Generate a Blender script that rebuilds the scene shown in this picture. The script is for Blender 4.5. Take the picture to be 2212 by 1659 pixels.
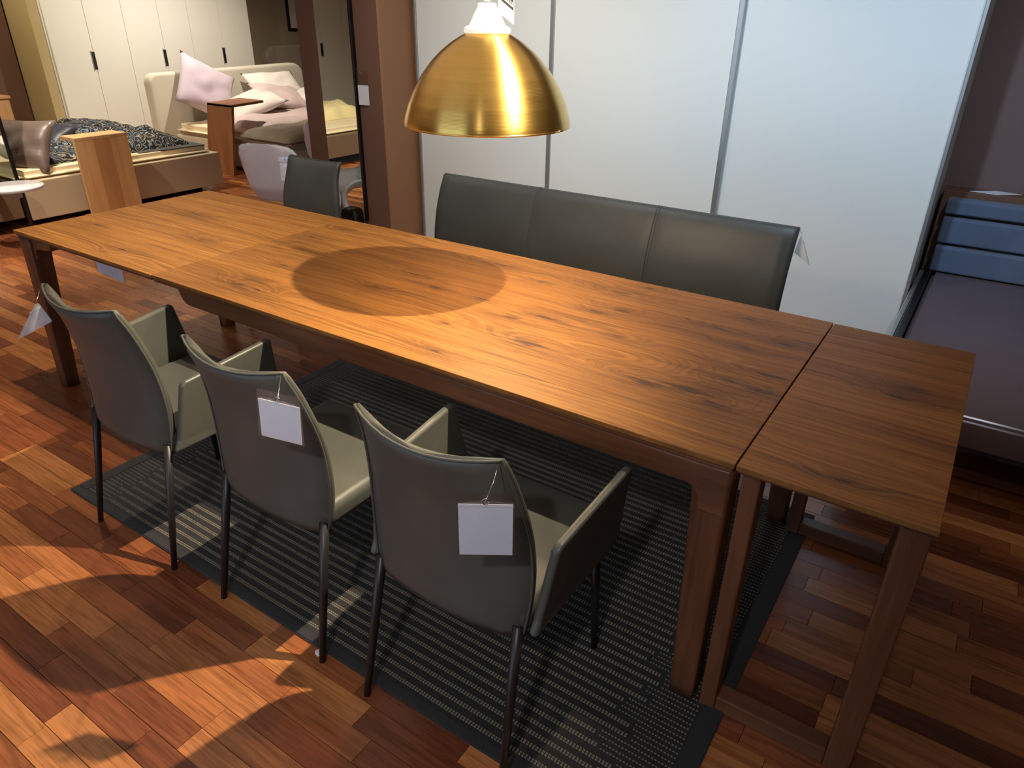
import bpy, bmesh, math, random
from mathutils import Vector, Matrix, noise as mnoise
random.seed(7)
scene = bpy.context.scene
for o in list(bpy.data.objects):
    bpy.data.objects.remove(o)
col = scene.collection
PI = math.pi

# ------------------------------------------------------------------ camera
CAM = Vector((3.4045, -1.3057, 1.5873))
YAW, PITCH, ROLL, FPX = 0.5811, 0.4802, 0.0142, 1532.857
fwd = Vector((-math.sin(YAW)*math.cos(PITCH), math.cos(YAW)*math.cos(PITCH), -math.sin(PITCH)))
rt0 = Vector((math.cos(YAW), math.sin(YAW), 0))
up0 = rt0.cross(fwd)
RT = math.cos(ROLL)*rt0 + math.sin(ROLL)*up0
UP = -math.sin(ROLL)*rt0 + math.cos(ROLL)*up0
cd = bpy.data.cameras.new('camera')
cd.sensor_fit = 'HORIZONTAL'; cd.sensor_width = 36.0
cd.lens = FPX*36.0/2212.0
cd.clip_start = 0.05
cam = bpy.data.objects.new('camera', cd); col.objects.link(cam)
m = Matrix((RT, UP, -fwd)).transposed().to_4x4(); m.translation = CAM
cam.matrix_world = m
scene.camera = cam

# ------------------------------------------------------------------ world, lights, exposure
vs = scene.view_settings
vs.view_transform = 'Standard'; vs.look = 'None'; vs.gamma = 1.0
vs.exposure = 0.38
vs.use_curve_mapping = False
w = bpy.data.worlds.new('world'); scene.world = w; w.use_nodes = True
bg = w.node_tree.nodes['Background']
bg.inputs[0].default_value = (0.55, 0.72, 1.0, 1); bg.inputs[1].default_value = 1.2

WARM = (1.0, 0.74, 0.46)
def aim(o, tgt):
    d = Vector(tgt) - o.location
    o.rotation_euler = d.to_track_quat('-Z', 'Y').to_euler()
def spot(name, loc, tgt, energy, color=WARM, size=60, blend=0.6, radius=0.02):
    l = bpy.data.lights.new(name, 'SPOT'); l.energy = energy; l.color = color
    l.spot_size = math.radians(size); l.spot_blend = blend; l.shadow_soft_size = radius
    o = bpy.data.objects.new(name, l); o.location = loc; col.objects.link(o); aim(o, tgt); return o
def area(name, loc, tgt, energy, color, sx, sy):
    l = bpy.data.lights.new(name, 'AREA'); l.energy = energy; l.color = color
    l.shape = 'RECTANGLE'; l.size = sx; l.size_y = sy
    o = bpy.data.objects.new(name, l); o.location = loc; col.objects.link(o); aim(o, tgt); return o
# ceiling spots of the showroom (the two table spots are read off shadows), with added fills
HAL = (1.0, 0.84, 0.62)
spot('ceiling_spot_table', (2.93, 0.44, 2.50), (1.05, -0.52, 0.0), 380, HAL, 80, 1.0, 0.016)
spot('ceiling_spot_table_end', (0.55, 0.28, 2.50), (-0.6, 0.0, 0.0), 95, HAL, 110, 0.8, 0.02)
spot('ceiling_spot_wash_a', (0.75, 1.15, 2.50), (0.55, 2.75, 0.8), 75, (1.0, .93, .82), 90, 1.0, 0.04)
spot('ceiling_spot_wash_b', (1.75, 1.15, 2.50), (1.65, 2.75, 0.8), 70, (.95, .98, .98), 90, 1.0, 0.04)
spot('wardrobe_cool_fill', (2.85, 1.15, 2.50), (2.70, 2.75, 0.8), 85, (.52, .75, 1.0), 90, 1.0, 0.04)  # added cool fill standing in for daylight on the right door
spot('ceiling_spot_bed_a', (-3.0, 1.9, 2.50), (-3.4, 1.9, 0.3), 170, (1.0, .88, .70), 110, 0.8, 0.03)
spot('ceiling_spot_bed_b', (-3.6, 4.2, 2.50), (-4.6, 4.6, 0.6), 130, (1.0, .90, .76), 115, 0.8, 0.03)
spot('ceiling_spot_bed_c', (-2.3, 0.7, 2.50), (-3.5, 0.4, 0.3), 170, (1.0, .88, .70), 115, 0.8, 0.03)
spot('ceiling_spot_wardrobe', (-4.2, 3.5, 2.50), (-5.5, 3.9, 0.7), 62, (1.0, .93, .82), 120, 0.9, 0.03)
spot('wall_fill_spot', (-4.9, 1.7, 2.50), (-5.9, 2.9, 0.8), 75, (1.0, .88, .62), 110, 0.9, 0.03)  # added to brighten the tan wall
spot('right_fill_spot', (3.7, 1.4, 2.50), (4.3, 3.2, 0.4), 50, (.80, .88, 1.0), 110, 1.0, 0.05)  # added cool fill for the platform bed and the floor near it
spot('aisle_fill_spot', (3.3, -2.1, 2.50), (2.55, -0.5, 0.65), 62, (.95, .95, 1.0), 50, 0.9, 0.05)  # added fill aimed at the chair backs and their white cards
area('soft_fill', (1.2, 0.4, 2.60), (1.2, 0.4, 0.0), 10, (1.0, .92, .82), 4.5, 3.0)  # added broad fill to lift the shadows, not a real fixture
# daylight through the shop window behind the camera
area('daylight_window', (1.0, -3.70, 1.3), (1.4, 2.0, 1.0), 9, (0.60, 0.78, 1.0), 3.2, 2.3)

# ------------------------------------------------------------------ materials
def srgb(r, g, b):
    f = lambda c: (c/255/12.92) if c/255 <= .04045 else ((c/255+.055)/1.055)**2.4
    return (f(r), f(g), f(b), 1)
class NT:
    def __init__(s, name):
        s.mat = bpy.data.materials.new(name); s.mat.use_nodes = True
        s.t = s.mat.node_tree; s.b = s.t.nodes['Principled BSDF']; s.out = s.t.nodes['Material Output']
    def n(s, kind, **kw):
        nd = s.t.nodes.new(kind)
        for k, v in kw.items(): setattr(nd, k, v)
        return nd
    def l(s, a, b): s.t.links.new(a, b)
    def math(s, op, a, b=None, c=None):
        nd = s.n('ShaderNodeMath', operation=op)
        for i, v in enumerate((a, b, c)):
            if v is None: continue
            if isinstance(v, (int, float)): nd.inputs[i].default_value = v
            else: s.l(v, nd.inputs[i])
        return nd.outputs[0]
    def ramp(s, fac, stops):
        nd = s.n('ShaderNodeValToRGB'); e = nd.color_ramp.elements
        e[0].position, e[0].color = stops[0]; e[1].position, e[1].color = stops[-1]
        for p, c in stops[1:-1]:
            x = e.new(p); x.color = c
        s.l(fac, nd.inputs[0]); return nd.outputs[0]
    def noise(s, vec, scale, detail=3, rough=.5, dist=0.0, dims='3D'):
        nd = s.n('ShaderNodeTexNoise', noise_dimensions=dims)
        nd.inputs['Scale'].default_value = scale; nd.inputs['Detail'].default_value = detail
        nd.inputs['Roughness'].default_value = rough; nd.inputs['Distortion'].default_value = dist
        if vec is not None: s.l(vec, nd.inputs['W' if dims == '1D' else 'Vector'])
        return nd.outputs[0]
    def mapv(s, vec, scale=(1, 1, 1), loc=(0, 0, 0), rot=(0, 0, 0)):
        nd = s.n('ShaderNodeMapping'); nd.inputs['Scale'].default_value = scale
        nd.inputs['Location'].default_value = loc; nd.inputs['Rotation'].default_value = rot
        s.l(vec, nd.inputs[0]); return nd.outputs[0]
    def mix(s, fac, a, b, blend='MIX'):
        nd = s.n('ShaderNodeMix', data_type='RGBA', blend_type=blend)
        if isinstance(fac, (int, float)): nd.inputs[0].default_value = fac
        else: s.l(fac, nd.inputs[0])
        for i, v in ((6, a), (7, b)):
            if isinstance(v, tuple): nd.inputs[i].default_value = v
            else: s.l(v, nd.inputs[i])
        return nd.outputs[2]
    def bump(s, h, strength, dist=.01):
        nd = s.n('ShaderNodeBump'); nd.inputs['Strength'].default_value = strength
        nd.inputs['Distance'].default_value = dist
        s.l(h, nd.inputs['Height']); s.l(nd.outputs[0], s.b.inputs['Normal'])
    def pos(s): return s.n('ShaderNodeNewGeometry').outputs['Position']
    def obj(s): return s.n('ShaderNodeTexCoord').outputs['Object']
    def attr(s, name): return s.n('ShaderNodeAttribute', attribute_name=name).outputs['Fac']
    def set(s, **kw):
        for k, v in kw.items(): s.b.inputs[k].default_value = v
        return s.mat

def plain(name, c, rough=.5, var=.06, scale=6, metallic=0.0, bump=0.0, bscale=60, **kw):
    t = NT(name); P = t.obj()
    n = t.noise(P, scale, 3)
    lo = tuple(x*(1-var) for x in c[:3])+(1,); hi = tuple(min(1, x*(1+var)) for x in c[:3])+(1,)
    t.l(t.ramp(n, [(.3, lo), (.7, hi)]), t.b.inputs['Base Color'])
    if bump: t.bump(t.noise(P, bscale, 4), bump, .005)
    return t.set(Roughness=rough, Metallic=metallic, **kw)

def walnut(name, knots, base_shift=0.0):
    t = NT(name); P = t.pos(); tone = t.attr('tone')
    sep = t.n('ShaderNodeSeparateXYZ'); t.l(P, sep.inputs[0])
    X, Y = sep.outputs[0], sep.outputs[1]
    off = t.math('MULTIPLY', tone, 7.0)
    cmb = t.n('ShaderNodeCombineXYZ'); t.l(t.math('ADD', X, off), cmb.inputs[0]); t.l(Y, cmb.inputs[1]); t.l(off, cmb.inputs[2])
    V = cmb.outputs[0]
    h = t.math('MULTIPLY_ADD', t.noise(t.mapv(V, (.9, 4.0, 1)), 1.0, 2, .5), 1.4, t.math('MULTIPLY', Y, 7.0))
    dark = None
    for i, (kx, ky, s) in enumerate(knots):
        sx, sy = 1/(.085*s), 1/(.026*s)
        nd = t.n('ShaderNodeVectorMath', operation='MULTIPLY_ADD'); t.l(P, nd.inputs[0])
        nd.inputs[1].default_value = (sx, sy, 0); nd.inputs[2].default_value = (-kx*sx, -ky*sy, 0)
        ln = t.n('ShaderNodeVectorMath', operation='DOT_PRODUCT'); t.l(nd.outputs[0], ln.inputs[0]); t.l(nd.outputs[0], ln.inputs[1])
        g = t.math('POWER', 2.0, t.math('MULTIPLY', ln.outputs['Value'], -.35))
        h = t.math('MULTIPLY_ADD', g, .75*s, h)
        c = t.math('POWER', 2.0, t.math('MULTIPLY', ln.outputs['Value'], -11.0))
        c = t.math('ADD', t.math('MULTIPLY', c, .8), t.math('MULTIPLY', g, .42))
        dark = c if dark is None else t.math('MAXIMUM', dark, c)
    bands = t.noise(h, 11.0, 3, .65, 0, '1D')
    fine = t.noise(t.mapv(V, (4, 150, 1)), 1.0, 4, .7)
    med = t.noise(t.mapv(V, (1.3, 22, 1)), 1.0, 3, .6)
    f = t.math('ADD', t.math('MULTIPLY', bands, .55), t.math('MULTIPLY', med, .45))
    c = t.ramp(f, [(.30, srgb(88, 57, 30)), (.43, srgb(134, 90, 44)), (.57, srgb(162, 113, 55)), (.74, srgb(194, 144, 75))])
    c = t.mix(.35, c, t.ramp(fine, [(.35, srgb(78, 50, 28)), (.6, srgb(180, 127, 64))]))
    c = t.mix(1.0, c, t.ramp(tone, [(0, (.58, .52, .50, 1)), (.5, (.80, .735, .70, 1)), (1, (1.10, 1.04, 1.0, 1))]), 'MULTIPLY')
    if dark is not None:
        vein = t.ramp(t.noise(t.mapv(V, (9, 95, 1)), 1.0, 4, .65, .4), [(.40, (.25, .25, .25, 1)), (.60, (1.35, 1.35, 1.35, 1))])
        dk = t.math('MULTIPLY', dark, vein)
        dk = t.math('MINIMUM', dk, .85)
        c = t.mix(dk, c, srgb(48, 30, 24))
    t.l(c, t.b.inputs['Base Color'])
    t.l(t.math('MULTIPLY_ADD', fine, .15, .42), t.b.inputs['Roughness'])
    t.bump(fine, .06, .002)
    return t.set(**{'Specular IOR Level': .3})

def wood(name, stops, axis=2, rough=.42, sc=1.0, coord='obj', fine_w=.3):
    t = NT(name); P = t.obj() if coord == 'obj' else t.pos()
    s1 = [9*sc]*3; s1[axis] = 1.1*sc
    s2 = [110*sc]*3; s2[axis] = 4*sc
    a = t.noise(t.mapv(P, s1), 1.0, 3, .6, .6); b = t.noise(t.mapv(P, s2), 1.0, 3, .6)
    c = t.mix(fine_w, t.ramp(a, stops), t.ramp(b, [(.3, stops[0][1]), (.7, stops[-1][1])]))
    t.l(c, t.b.inputs['Base Color']); t.bump(b, .08, .002)
    return t.set(Roughness=rough)

def parquet(name):
    t = NT(name); P = t.pos(); tone = t.attr('tone')
    off = t.math('MULTIPLY', tone, 19.0)
    sep = t.n('ShaderNodeSeparateXYZ'); t.l(P, sep.inputs[0])
    cmb = t.n('ShaderNodeCombineXYZ'); t.l(t.math('ADD', sep.outputs[0], off), cmb.inputs[0]); t.l(sep.outputs[1], cmb.inputs[1]); t.l(off, cmb.inputs[2])
    V = cmb.outputs[0]
    fine = t.noise(t.mapv(V, (7, 170, 1)), 1.0, 3, .65)
    med = t.noise(t.mapv(V, (2.2, 26, 1)), 1.0, 3, .6, .8)
    c = t.ramp(tone, [(0, srgb(110, 60, 38)), (.35, srgb(136, 76, 46)), (.65, srgb(160, 96, 56)), (1, srgb(188, 123, 72))])
    c = t.mix(1.0, c, t.ramp(med, [(.28, (.62, .57, .53, 1)), (.5, (1, 1, 1, 1)), (.75, (1.22, 1.18, 1.12, 1))]), 'MULTIPLY')
    c = t.mix(1.0, c, t.ramp(fine, [(.3, (.64, .6, .56, 1)), (.58, (1.08, 1.08, 1.08, 1))]), 'MULTIPLY')
    t.l(c, t.b.inputs['Base Color'])
    t.l(t.math('MULTIPLY_ADD', med, .12, .22), t.b.inputs['Roughness'])
    t.bump(fine, .05, .002)
    return t.set(**{'Specular IOR Level': .45})

def leather(name, c, rough=.38):
    t = NT(name); P = t.obj()
    v = t.n('ShaderNodeTexVoronoi'); v.inputs['Scale'].default_value = 420; t.l(P, v.inputs['Vector'])
    n = t.noise(P, 5, 4)
    lo = tuple(x*.88 for x in c[:3])+(1,); hi = tuple(x*1.1 for x in c[:3])+(1,)
    t.l(t.ramp(n, [(.3, lo), (.7, hi)]), t.b.inputs['Base Color'])
    t.bump(v.outputs[0], .10, .0012)
    return t.set(Roughness=rough, **{'Specular IOR Level': .36})

def fabric(name, c, var=.08, bump=.25, bscale=220, rough=.85):
    t = NT(name); P = t.obj()
    n = t.noise(P, 4, 3); f = t.noise(P, bscale, 2)
    lo = tuple(x*(1-var) for x in c[:3])+(1,); hi = tuple(min(1, x*(1+var)) for x in c[:3])+(1,)
    t.l(t.ramp(n, [(.3, lo), (.7, hi)]), t.b.inputs['Base Color'])
    t.bump(f, bump, .003)
    return t.set(Roughness=rough, **{'Sheen Weight': .2})

def paisley(name):
    t = NT(name); P = t.obj()
    d = t.n('ShaderNodeTexNoise'); d.inputs['Scale'].default_value = 7; t.l(P, d.inputs['Vector'])
    va = t.n('ShaderNodeVectorMath', operation='MULTIPLY_ADD'); t.l(d.outputs['Color'], va.inputs[0])
    va.inputs[1].default_value = (.22, .22, .22); t.l(P, va.inputs[2])
    v = t.n('ShaderNodeTexVoronoi'); v.inputs['Scale'].default_value = 6; t.l(va.outputs[0], v.inputs['Vector'])
    s = t.math('SINE', t.math('MULTIPLY', v.outputs['Distance'], 46))
    n = t.noise(P, 16, 2)
    c = t.ramp(s, [(.0, srgb(22, 22, 24)), (.45, srgb(28, 28, 30)), (.6, srgb(120, 112, 100)), (.85, srgb(160, 152, 136))])
    c2 = t.ramp(s, [(.0, srgb(20, 24, 32)), (.5, srgb(60, 72, 88)), (.9, srgb(110, 126, 142))])
    t.l(t.mix(t.ramp(n, [(.48, (0, 0, 0, 1)), (.56, (1, 1, 1, 1))]), c, c2), t.b.inputs['Base Color'])
    return t.set(Roughness=.7)

def clear_plastic(name, tint=(1, 1, 1, 1), base=.13):
    t = NT(name)
    tr = t.n('ShaderNodeBsdfTransparent'); tr.inputs[0].default_value = tint
    gl = t.n('ShaderNodeBsdfGlossy'); gl.inputs['Roughness'].default_value = .08
    lw = t.n('ShaderNodeLayerWeight'); fr_ = t.math('MULTIPLY', t.math('POWER', lw.outputs['Facing'], 4.0), .6)
    bp = t.n('ShaderNodeBump'); bp.inputs['Strength'].default_value = .35; bp.inputs['Distance'].default_value = .01
    t.l(t.noise(t.obj(), 26, 2), bp.inputs['Height']); t.l(bp.outputs[0], gl.inputs['Normal'])
    mx = t.n('ShaderNodeMixShader'); t.l(t.math('ADD', fr_, base), mx.inputs[0])
    t.l(tr.outputs[0], mx.inputs[1]); t.l(gl.outputs[0], mx.inputs[2]); t.l(mx.outputs[0], t.out.inputs[0])
    return t.mat

MAIN_K = [(1.113,.828,.5),(1.295,.35,.5),(1.335,.115,1.1),(1.434,.117,.6),(1.754,.55,.6),(1.898,.484,.8),(1.099,.666,.7),(1.739,.37,.5),(1.945,.82,.9),(2.171,.745,.5),(2.107,.485,.8),(2.132,.255,.5),(2.452,.808,1.2),(2.517,.911,.5),(2.47,.608,.6),(2.528,.659,.8),(2.27,.408,.9),(2.362,.473,1.0),(2.608,.467,.7),(2.418,.276,1.3),(2.947,.607,.6),(2.845,.704,.7),(3.035,.697,.6),(3.078,.735,.6),(2.894,.833,.7),(2.972,.375,.6),(3.065,.469,1.1),(3.064,.358,1.2),(2.895,.267,1.5),(2.791,.244,1.2),(2.985,.233,1.3),(2.238,.08,.6)]
LEAF_K = [(.63,.112,.6),(.599,.059,.4),(.759,.375,.6),(.397,.608,.7),(.197,.248,.6)]
EXT_K = [(3.372,.595,.55),(3.352,.527,.6),(3.313,.065,.5)]
M = {}
M['parquet'] = parquet('merbau parquet')
M['joint'] = plain('floor joint', srgb(40, 22, 14), .7)
WS = [(.3, srgb(72, 42, 26)), (.5, srgb(104, 62, 38)), (.72, srgb(138, 86, 54))]
M['wal_x'] = wood('walnut along x', WS, 0)
M['wal_z'] = wood('walnut upright', WS, 2)
M['leather'] = leather('taupe leather', srgb(80, 80, 73), .42)
M['leather_dk'] = leather('slate leather', srgb(72, 74, 74), .36)
M['leather_bench'] = leather('bench leather', srgb(72, 75, 73), .46)
M['stitch'] = plain('stitching', srgb(120, 118, 108), .6)
M['chairleg'] = plain('graphite leg', srgb(44, 40, 38), .38, metallic=.3)
M['rug'] = fabric('rug ground', srgb(27, 24, 23), .15, .6, 160)
M['rug_dot'] = fabric('rug light weft', srgb(124, 114, 94), .12, .3, 300)
M['rug_edge'] = fabric('rug border', srgb(35, 33, 33), .12, .5, 200)
M['panel'] = plain('satin white door', srgb(214, 218, 214), .28, .01, 2)
M['alu'] = plain('satin aluminium', srgb(176, 180, 180), .35, .03, metallic=.8)
M['wardbody'] = plain('wardrobe carcass', srgb(205, 205, 198), .5, .02)
M['brown_lit'] = plain('brown paint lit side', srgb(150, 110, 80), .6, .03, 3)  # pillar brown made lighter, light on the side face put into colour
M['brown'] = plain('brown wall paint', srgb(104, 73, 58), .75, .03, 3, bump=.05, bscale=200)
M['mauve'] = plain('mauve brown wall paint', srgb(112, 92, 88), .75, .03, 3, bump=.05, bscale=200)
M['taupe'] = plain('taupe wall paint', srgb(150, 134, 110), .8, .03, 3)
M['tan'] = plain('tan wall paint', srgb(176, 156, 112), .8, .03, 3)
M['ceil'] = plain('ceiling paint', srgb(214, 210, 202), .85, .02)
M['offwhite'] = plain('off white wall', srgb(196, 190, 180), .8, .02)
M['frame_black'] = plain('black frame', srgb(18, 17, 17), .35)
M['whitedoor'] = plain('white wardrobe door', srgb(226, 222, 210), .5, .01)
M['dark'] = plain('dark recess', srgb(20, 18, 16), .6)
t = NT('mirror glass'); t.l(t.ramp(t.noise(t.obj(), 2), [(0, (.86, .92, .87, 1)), (1, (.88, .93, .89, 1))]), t.b.inputs['Base Color']); M['mirror'] = t.set(Metallic=1.0, Roughness=.01)
M['oak'] = wood('pale beech', [(.3, srgb(176, 132, 86)), (.5, srgb(194, 150, 102)), (.7, srgb(206, 166, 118))], 2, .5)
M['oak0'] = wood('pale beech board', [(.3, srgb(190, 142, 92)), (.5, srgb(204, 158, 106)), (.7, srgb(214, 172, 120))], 2, .5)
M['oak1'] = wood('darker beech board', [(.3, srgb(168, 120, 74)), (.5, srgb(182, 134, 86)), (.7, srgb(196, 150, 100))], 2, .5)
M['cherry'] = wood('cherry wood', [(.3, srgb(126, 76, 44)), (.5, srgb(146, 92, 56)), (.7, srgb(164, 108, 68))], 2, .5)
M['bedcream'] = plain('cream lacquer', srgb(190, 174, 146), .35, .02)
M['bedtaupe'] = plain('taupe lacquer', srgb(120, 98, 72), .45, .04)
M['mattress'] = fabric('cream mattress cover', srgb(228, 208, 172), .04, .2, 120)
M['white_cloth'] = fabric('white linen', srgb(226, 216, 206), .05, .3, 150)
M['pink_cloth'] = fabric('pale pink linen', srgb(206, 184, 178), .05, .3, 150)
M['lilac_cloth'] = fabric('lilac linen', srgb(196, 178, 188), .05, .3, 150)
M['yellow_cloth'] = fabric('cream quilt', srgb(232, 214, 160), .05, .3, 150)
M['throw'] = fabric('grey wool throw', srgb(140, 126, 106), .12, .8, 90)
M['headboard'] = fabric('cream upholstery', srgb(206, 198, 178), .04, .25, 200)
M['greyhead'] = fabric('taupe upholstery', srgb(150, 136, 116), .05, .25, 200)
M['navy'] = fabric('navy satin', srgb(42, 44, 58), .1, .1, 200, .45)
M['bronze'] = fabric('bronze satin', srgb(98, 82, 74), .18, .15, 60, .35)
M['paisley'] = paisley('paisley cover')
M['slate'] = fabric('dark sheet', srgb(70, 68, 66), .05, .1)
M['white_gloss'] = plain('white glossy plastic', srgb(206, 204, 210), .12, .01)
M['black_gloss'] = plain('black glossy ceramic', srgb(8, 8, 9), .08)
M['blue'] = fabric('blue grey upholstery', srgb(84, 98, 122), .10, .3, 120)
M['mauvelac'] = plain('dark mauve lacquer', srgb(92, 78, 80), .22, .03)
t = NT('white paper'); tl = t.n('ShaderNodeBsdfTranslucent'); tl.inputs[0].default_value = srgb(232, 232, 240)
t.l(t.ramp(t.noise(t.obj(), 8), [(.3, srgb(232, 232, 240)), (.7, srgb(240, 240, 246))]), t.b.inputs['Base Color'])
mx = t.n('ShaderNodeMixShader'); mx.inputs[0].default_value = .15; t.l(t.b.outputs[0], mx.inputs[1]); t.l(tl.outputs[0], mx.inputs[2]); t.l(mx.outputs[0], t.out.inputs[0])
M['paper'] = t.set(Roughness=.6)
M['plastic'] = clear_plastic('clear plastic sleeve')
t = NT('milky plastic film'); tr = t.n('ShaderNodeBsdfTransparent')
t.l(t.ramp(t.noise(t.obj(), 30), [(.3, srgb(214, 212, 214)), (.7, srgb(234, 232, 234))]), t.b.inputs['Base Color'])
mx = t.n('ShaderNodeMixShader'); mx.inputs[0].default_value = .5; t.l(tr.outputs[0], mx.inputs[1]); t.l(t.b.outputs[0], mx.inputs[2]); t.l(mx.outputs[0], t.out.inputs[0])
M['milky'] = t.set(Roughness=.2)
M['glass'] = clear_plastic('clear glass', (.97, .99, .98, 1), .02)
M['steel'] = plain('steel wire', srgb(170, 168, 160), .25, metallic=.9)
t = NT('spun brass'); tg = t.n('ShaderNodeTangent', direction_type='RADIAL', axis='Z'); t.l(tg.outputs[0], t.b.inputs['Tangent'])
P = t.obj(); sp = t.n('ShaderNodeSeparateXYZ'); t.l(P, sp.inputs[0])
t.l(t.ramp(t.noise(t.mapv(P, (1, 1, 90)), 1.0, 2), [(.3, srgb(238, 192, 102)), (.7, srgb(243, 199, 110))]), t.b.inputs['Base Color'])
t.bump(t.math('SINE', t.math('MULTIPLY', sp.outputs[2], 2*PI/.0032)), .12, .0006)
M['brass'] = t.set(Metallic=1.0, Roughness=.30, Anisotropic=.85, **{'Anisotropic Rotation': .25})
t = NT('glowing translucent cap'); t.l(t.ramp(t.noise(t.obj(), 30), [(.3, (1, .86, .66, 1)), (.7, (1, .93, .78, 1))]), t.b.inputs['Emission Color'])
M['glow'] = t.set(Roughness=.3, **{'Base Color': (.9, .88, .82, 1), 'Emission Strength': .45})
t = NT('bulb'); t.l(t.ramp(t.noise(t.obj(), 30), [(.3, (1, .8, .5, 1)), (.7, (1, .84, .56, 1))]), t.b.inputs['Emission Color']); M['bulb'] = t.set(**{'Emission Strength': 25.0})
M['shade_in'] = plain('white inner lacquer', srgb(230, 226, 214), .4)
M['print'] = plain('black print', srgb(30, 30, 26), .6)
M['picture'] = plain('pale picture print', srgb(200, 190, 176), .6, .12, 4)

# ------------------------------------------------------------------ helpers
def link(o, parent=None):
    col.objects.link(o)
    if parent is not None: o.parent = parent
    return o
def mesh_obj(name, verts, faces, mat, parent=None, smooth=False, loc=None):
    me = bpy.data.meshes.new(name); me.from_pydata(verts, [], faces)
    bm = bmesh.new(); bm.from_mesh(me); bmesh.ops.recalc_face_normals(bm, faces=bm.faces); bm.to_mesh(me); bm.free()
    if mat: me.materials.append(M[mat] if isinstance(mat, str) else mat)
    if smooth: me.polygons.foreach_set('use_smooth', [True]*len(me.polygons))
    o = bpy.data.objects.new(name, me)
    if loc: o.location = loc
    return link(o, parent)
def bm_obj(name, bm, mat, parent=None, smooth=False):
    bmesh.ops.recalc_face_normals(bm, faces=bm.faces)
    me = bpy.data.meshes.new(name); bm.to_mesh(me); bm.free()
    me.materials.append(M[mat])
    if smooth: me.polygons.foreach_set('use_smooth', [True]*len(me.polygons))
    o = link(bpy.data.objects.new(name, me), parent)
    if smooth: o.modifiers.new('weighted', 'WEIGHTED_NORMAL')
    return o
def add_box(bm, lo, hi):
    v = [bm.verts.new((x, y, z)) for z in (lo[2], hi[2]) for x, y in ((lo[0], lo[1]), (hi[0], lo[1]), (hi[0], hi[1]), (lo[0], hi[1]))]
    for f in ((3, 2, 1, 0), (4, 5, 6, 7), (0, 1, 5, 4), (1, 2, 6, 5), (2, 3, 7, 6), (3, 0, 4, 7)):
        bm.faces.new([v[i] for i in f])
def box(name, lo, hi, mat, parent=None, bevel=.004, seg=2, tone=None):
    bm = bmesh.new(); add_box(bm, lo, hi)
    if bevel: bmesh.ops.bevel(bm, geom=bm.edges[:], offset=bevel, segments=seg, affect='EDGES', profile=.5)
    o = bm_obj(name, bm, mat, parent)
    if tone is not None: set_tone(o, tone)
    return o
def set_tone(o, tone):
    a = o.data.attributes.new('tone', 'FLOAT', 'FACE')
    n = len(o.data.polygons)
    a.data.foreach_set('value', [tone]*n if isinstance(tone, (int, float)) else tone)
def tube_data(pts, r, n=8, caps=True):
    pts = [Vector(p) for p in pts]; rr = r if isinstance(r, (list, tuple)) else [r]*len(pts)
    V = []; F = []
    prev = None
    for i, p in enumerate(pts):
        d = (pts[min(i+1, len(pts)-1)]-pts[max(i-1, 0)]).normalized()
        if prev is None:
            a = d.orthogonal().normalized()
        else:
            a = (prev - d*prev.dot(d)).normalized()
        prev = a; b = d.cross(a)
        for k in range(n):
            t = 2*PI*k/n; V.append(p + rr[i]*(a*math.cos(t)+b*math.sin(t)))
    for i in range(len(pts)-1):
        for k in range(n):
            F.append((i*n+k, i*n+(k+1) % n, (i+1)*n+(k+1) % n, (i+1)*n+k))
    if caps:
        F.append(tuple(range(n-1, -1, -1))); F.append(tuple((len(pts)-1)*n+k for k in range(n)))
    return [tuple(v) for v in V], F
def tube(name, pts, r, mat, parent=None, n=8):
    V, F = tube_data(pts, r, n); return mesh_obj(name, V, F, mat, parent, True)
def prism(name, poly, axis, a, b, mat, parent=None, bevel=.003, seg=2, smooth=False):
    """extrude a 2-D outline along an axis; the outline uses the other two axes in order"""
    bm = bmesh.new()
    def mk(p, t):
        q = list(p); q.insert(axis, t); return bm.verts.new(q)
    A = [mk(p, a) for p in poly]; B = [mk(p, b) for p in poly]; n = len(poly)
    bm.faces.new(A[::-1]); bm.faces.new(B)
    for i in range(n): bm.faces.new((A[i], A[(i+1) % n], B[(i+1) % n], B[i]))
    bmesh.ops.recalc_face_normals(bm, faces=bm.faces)
    if bevel:
        es = [e for e in bm.edges if len(e.link_faces) == 2 and e.calc_face_angle() > .6]
        bmesh.ops.bevel(bm, geom=es, offset=bevel, segments=seg, affect='EDGES', profile=.5)
    return bm_obj(name, bm, mat, parent, smooth)
def loft(name, rings, mat, parent=None, caps=True, smooth=True, closed=True):
    n = len(rings[0]); V = [tuple(p) for r in rings for p in r]; F = []
    for i in range(len(rings)-1):
        for k in range(n if closed else n-1):
            F.append((i*n+k, i*n+(k+1) % n, (i+1)*n+(k+1) % n, (i+1)*n+k))
    if caps and closed:
        F.append(tuple(range(n-1, -1, -1))); F.append(tuple((len(rings)-1)*n+k for k in range(n)))
    return mesh_obj(name, V, F, mat, parent, smooth)
def lathe(name, prof, mat, parent=None, n=64, loc=None):
    V = []; F = []
    for r, z in prof:
        for k in range(n): V.append((r*math.cos(2*PI*k/n), r*math.sin(2*PI*k/n), z))
    for i in range(len(prof)-1):
        for k in range(n): F.append((i*n+k, i*n+(k+1) % n, (i+1)*n+(k+1) % n, (i+1)*n+k))
    return mesh_obj(name, V, F, mat, parent, True, loc)
def tag(o, label, cat, group=None):
    o['label'] = label; o['category'] = cat
    if group: o['group'] = group
    return o
def thing(name, label, cat, loc=(0, 0, 0), rz=0, group=None):
    o = bpy.data.objects.new(name, None); o.empty_display_size = .1
    o.location = loc; o.rotation_euler = (0, 0, rz); link(o)
    return tag(o, label, cat, group)
def struct(o): o['kind'] = 'structure'; return o
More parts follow.
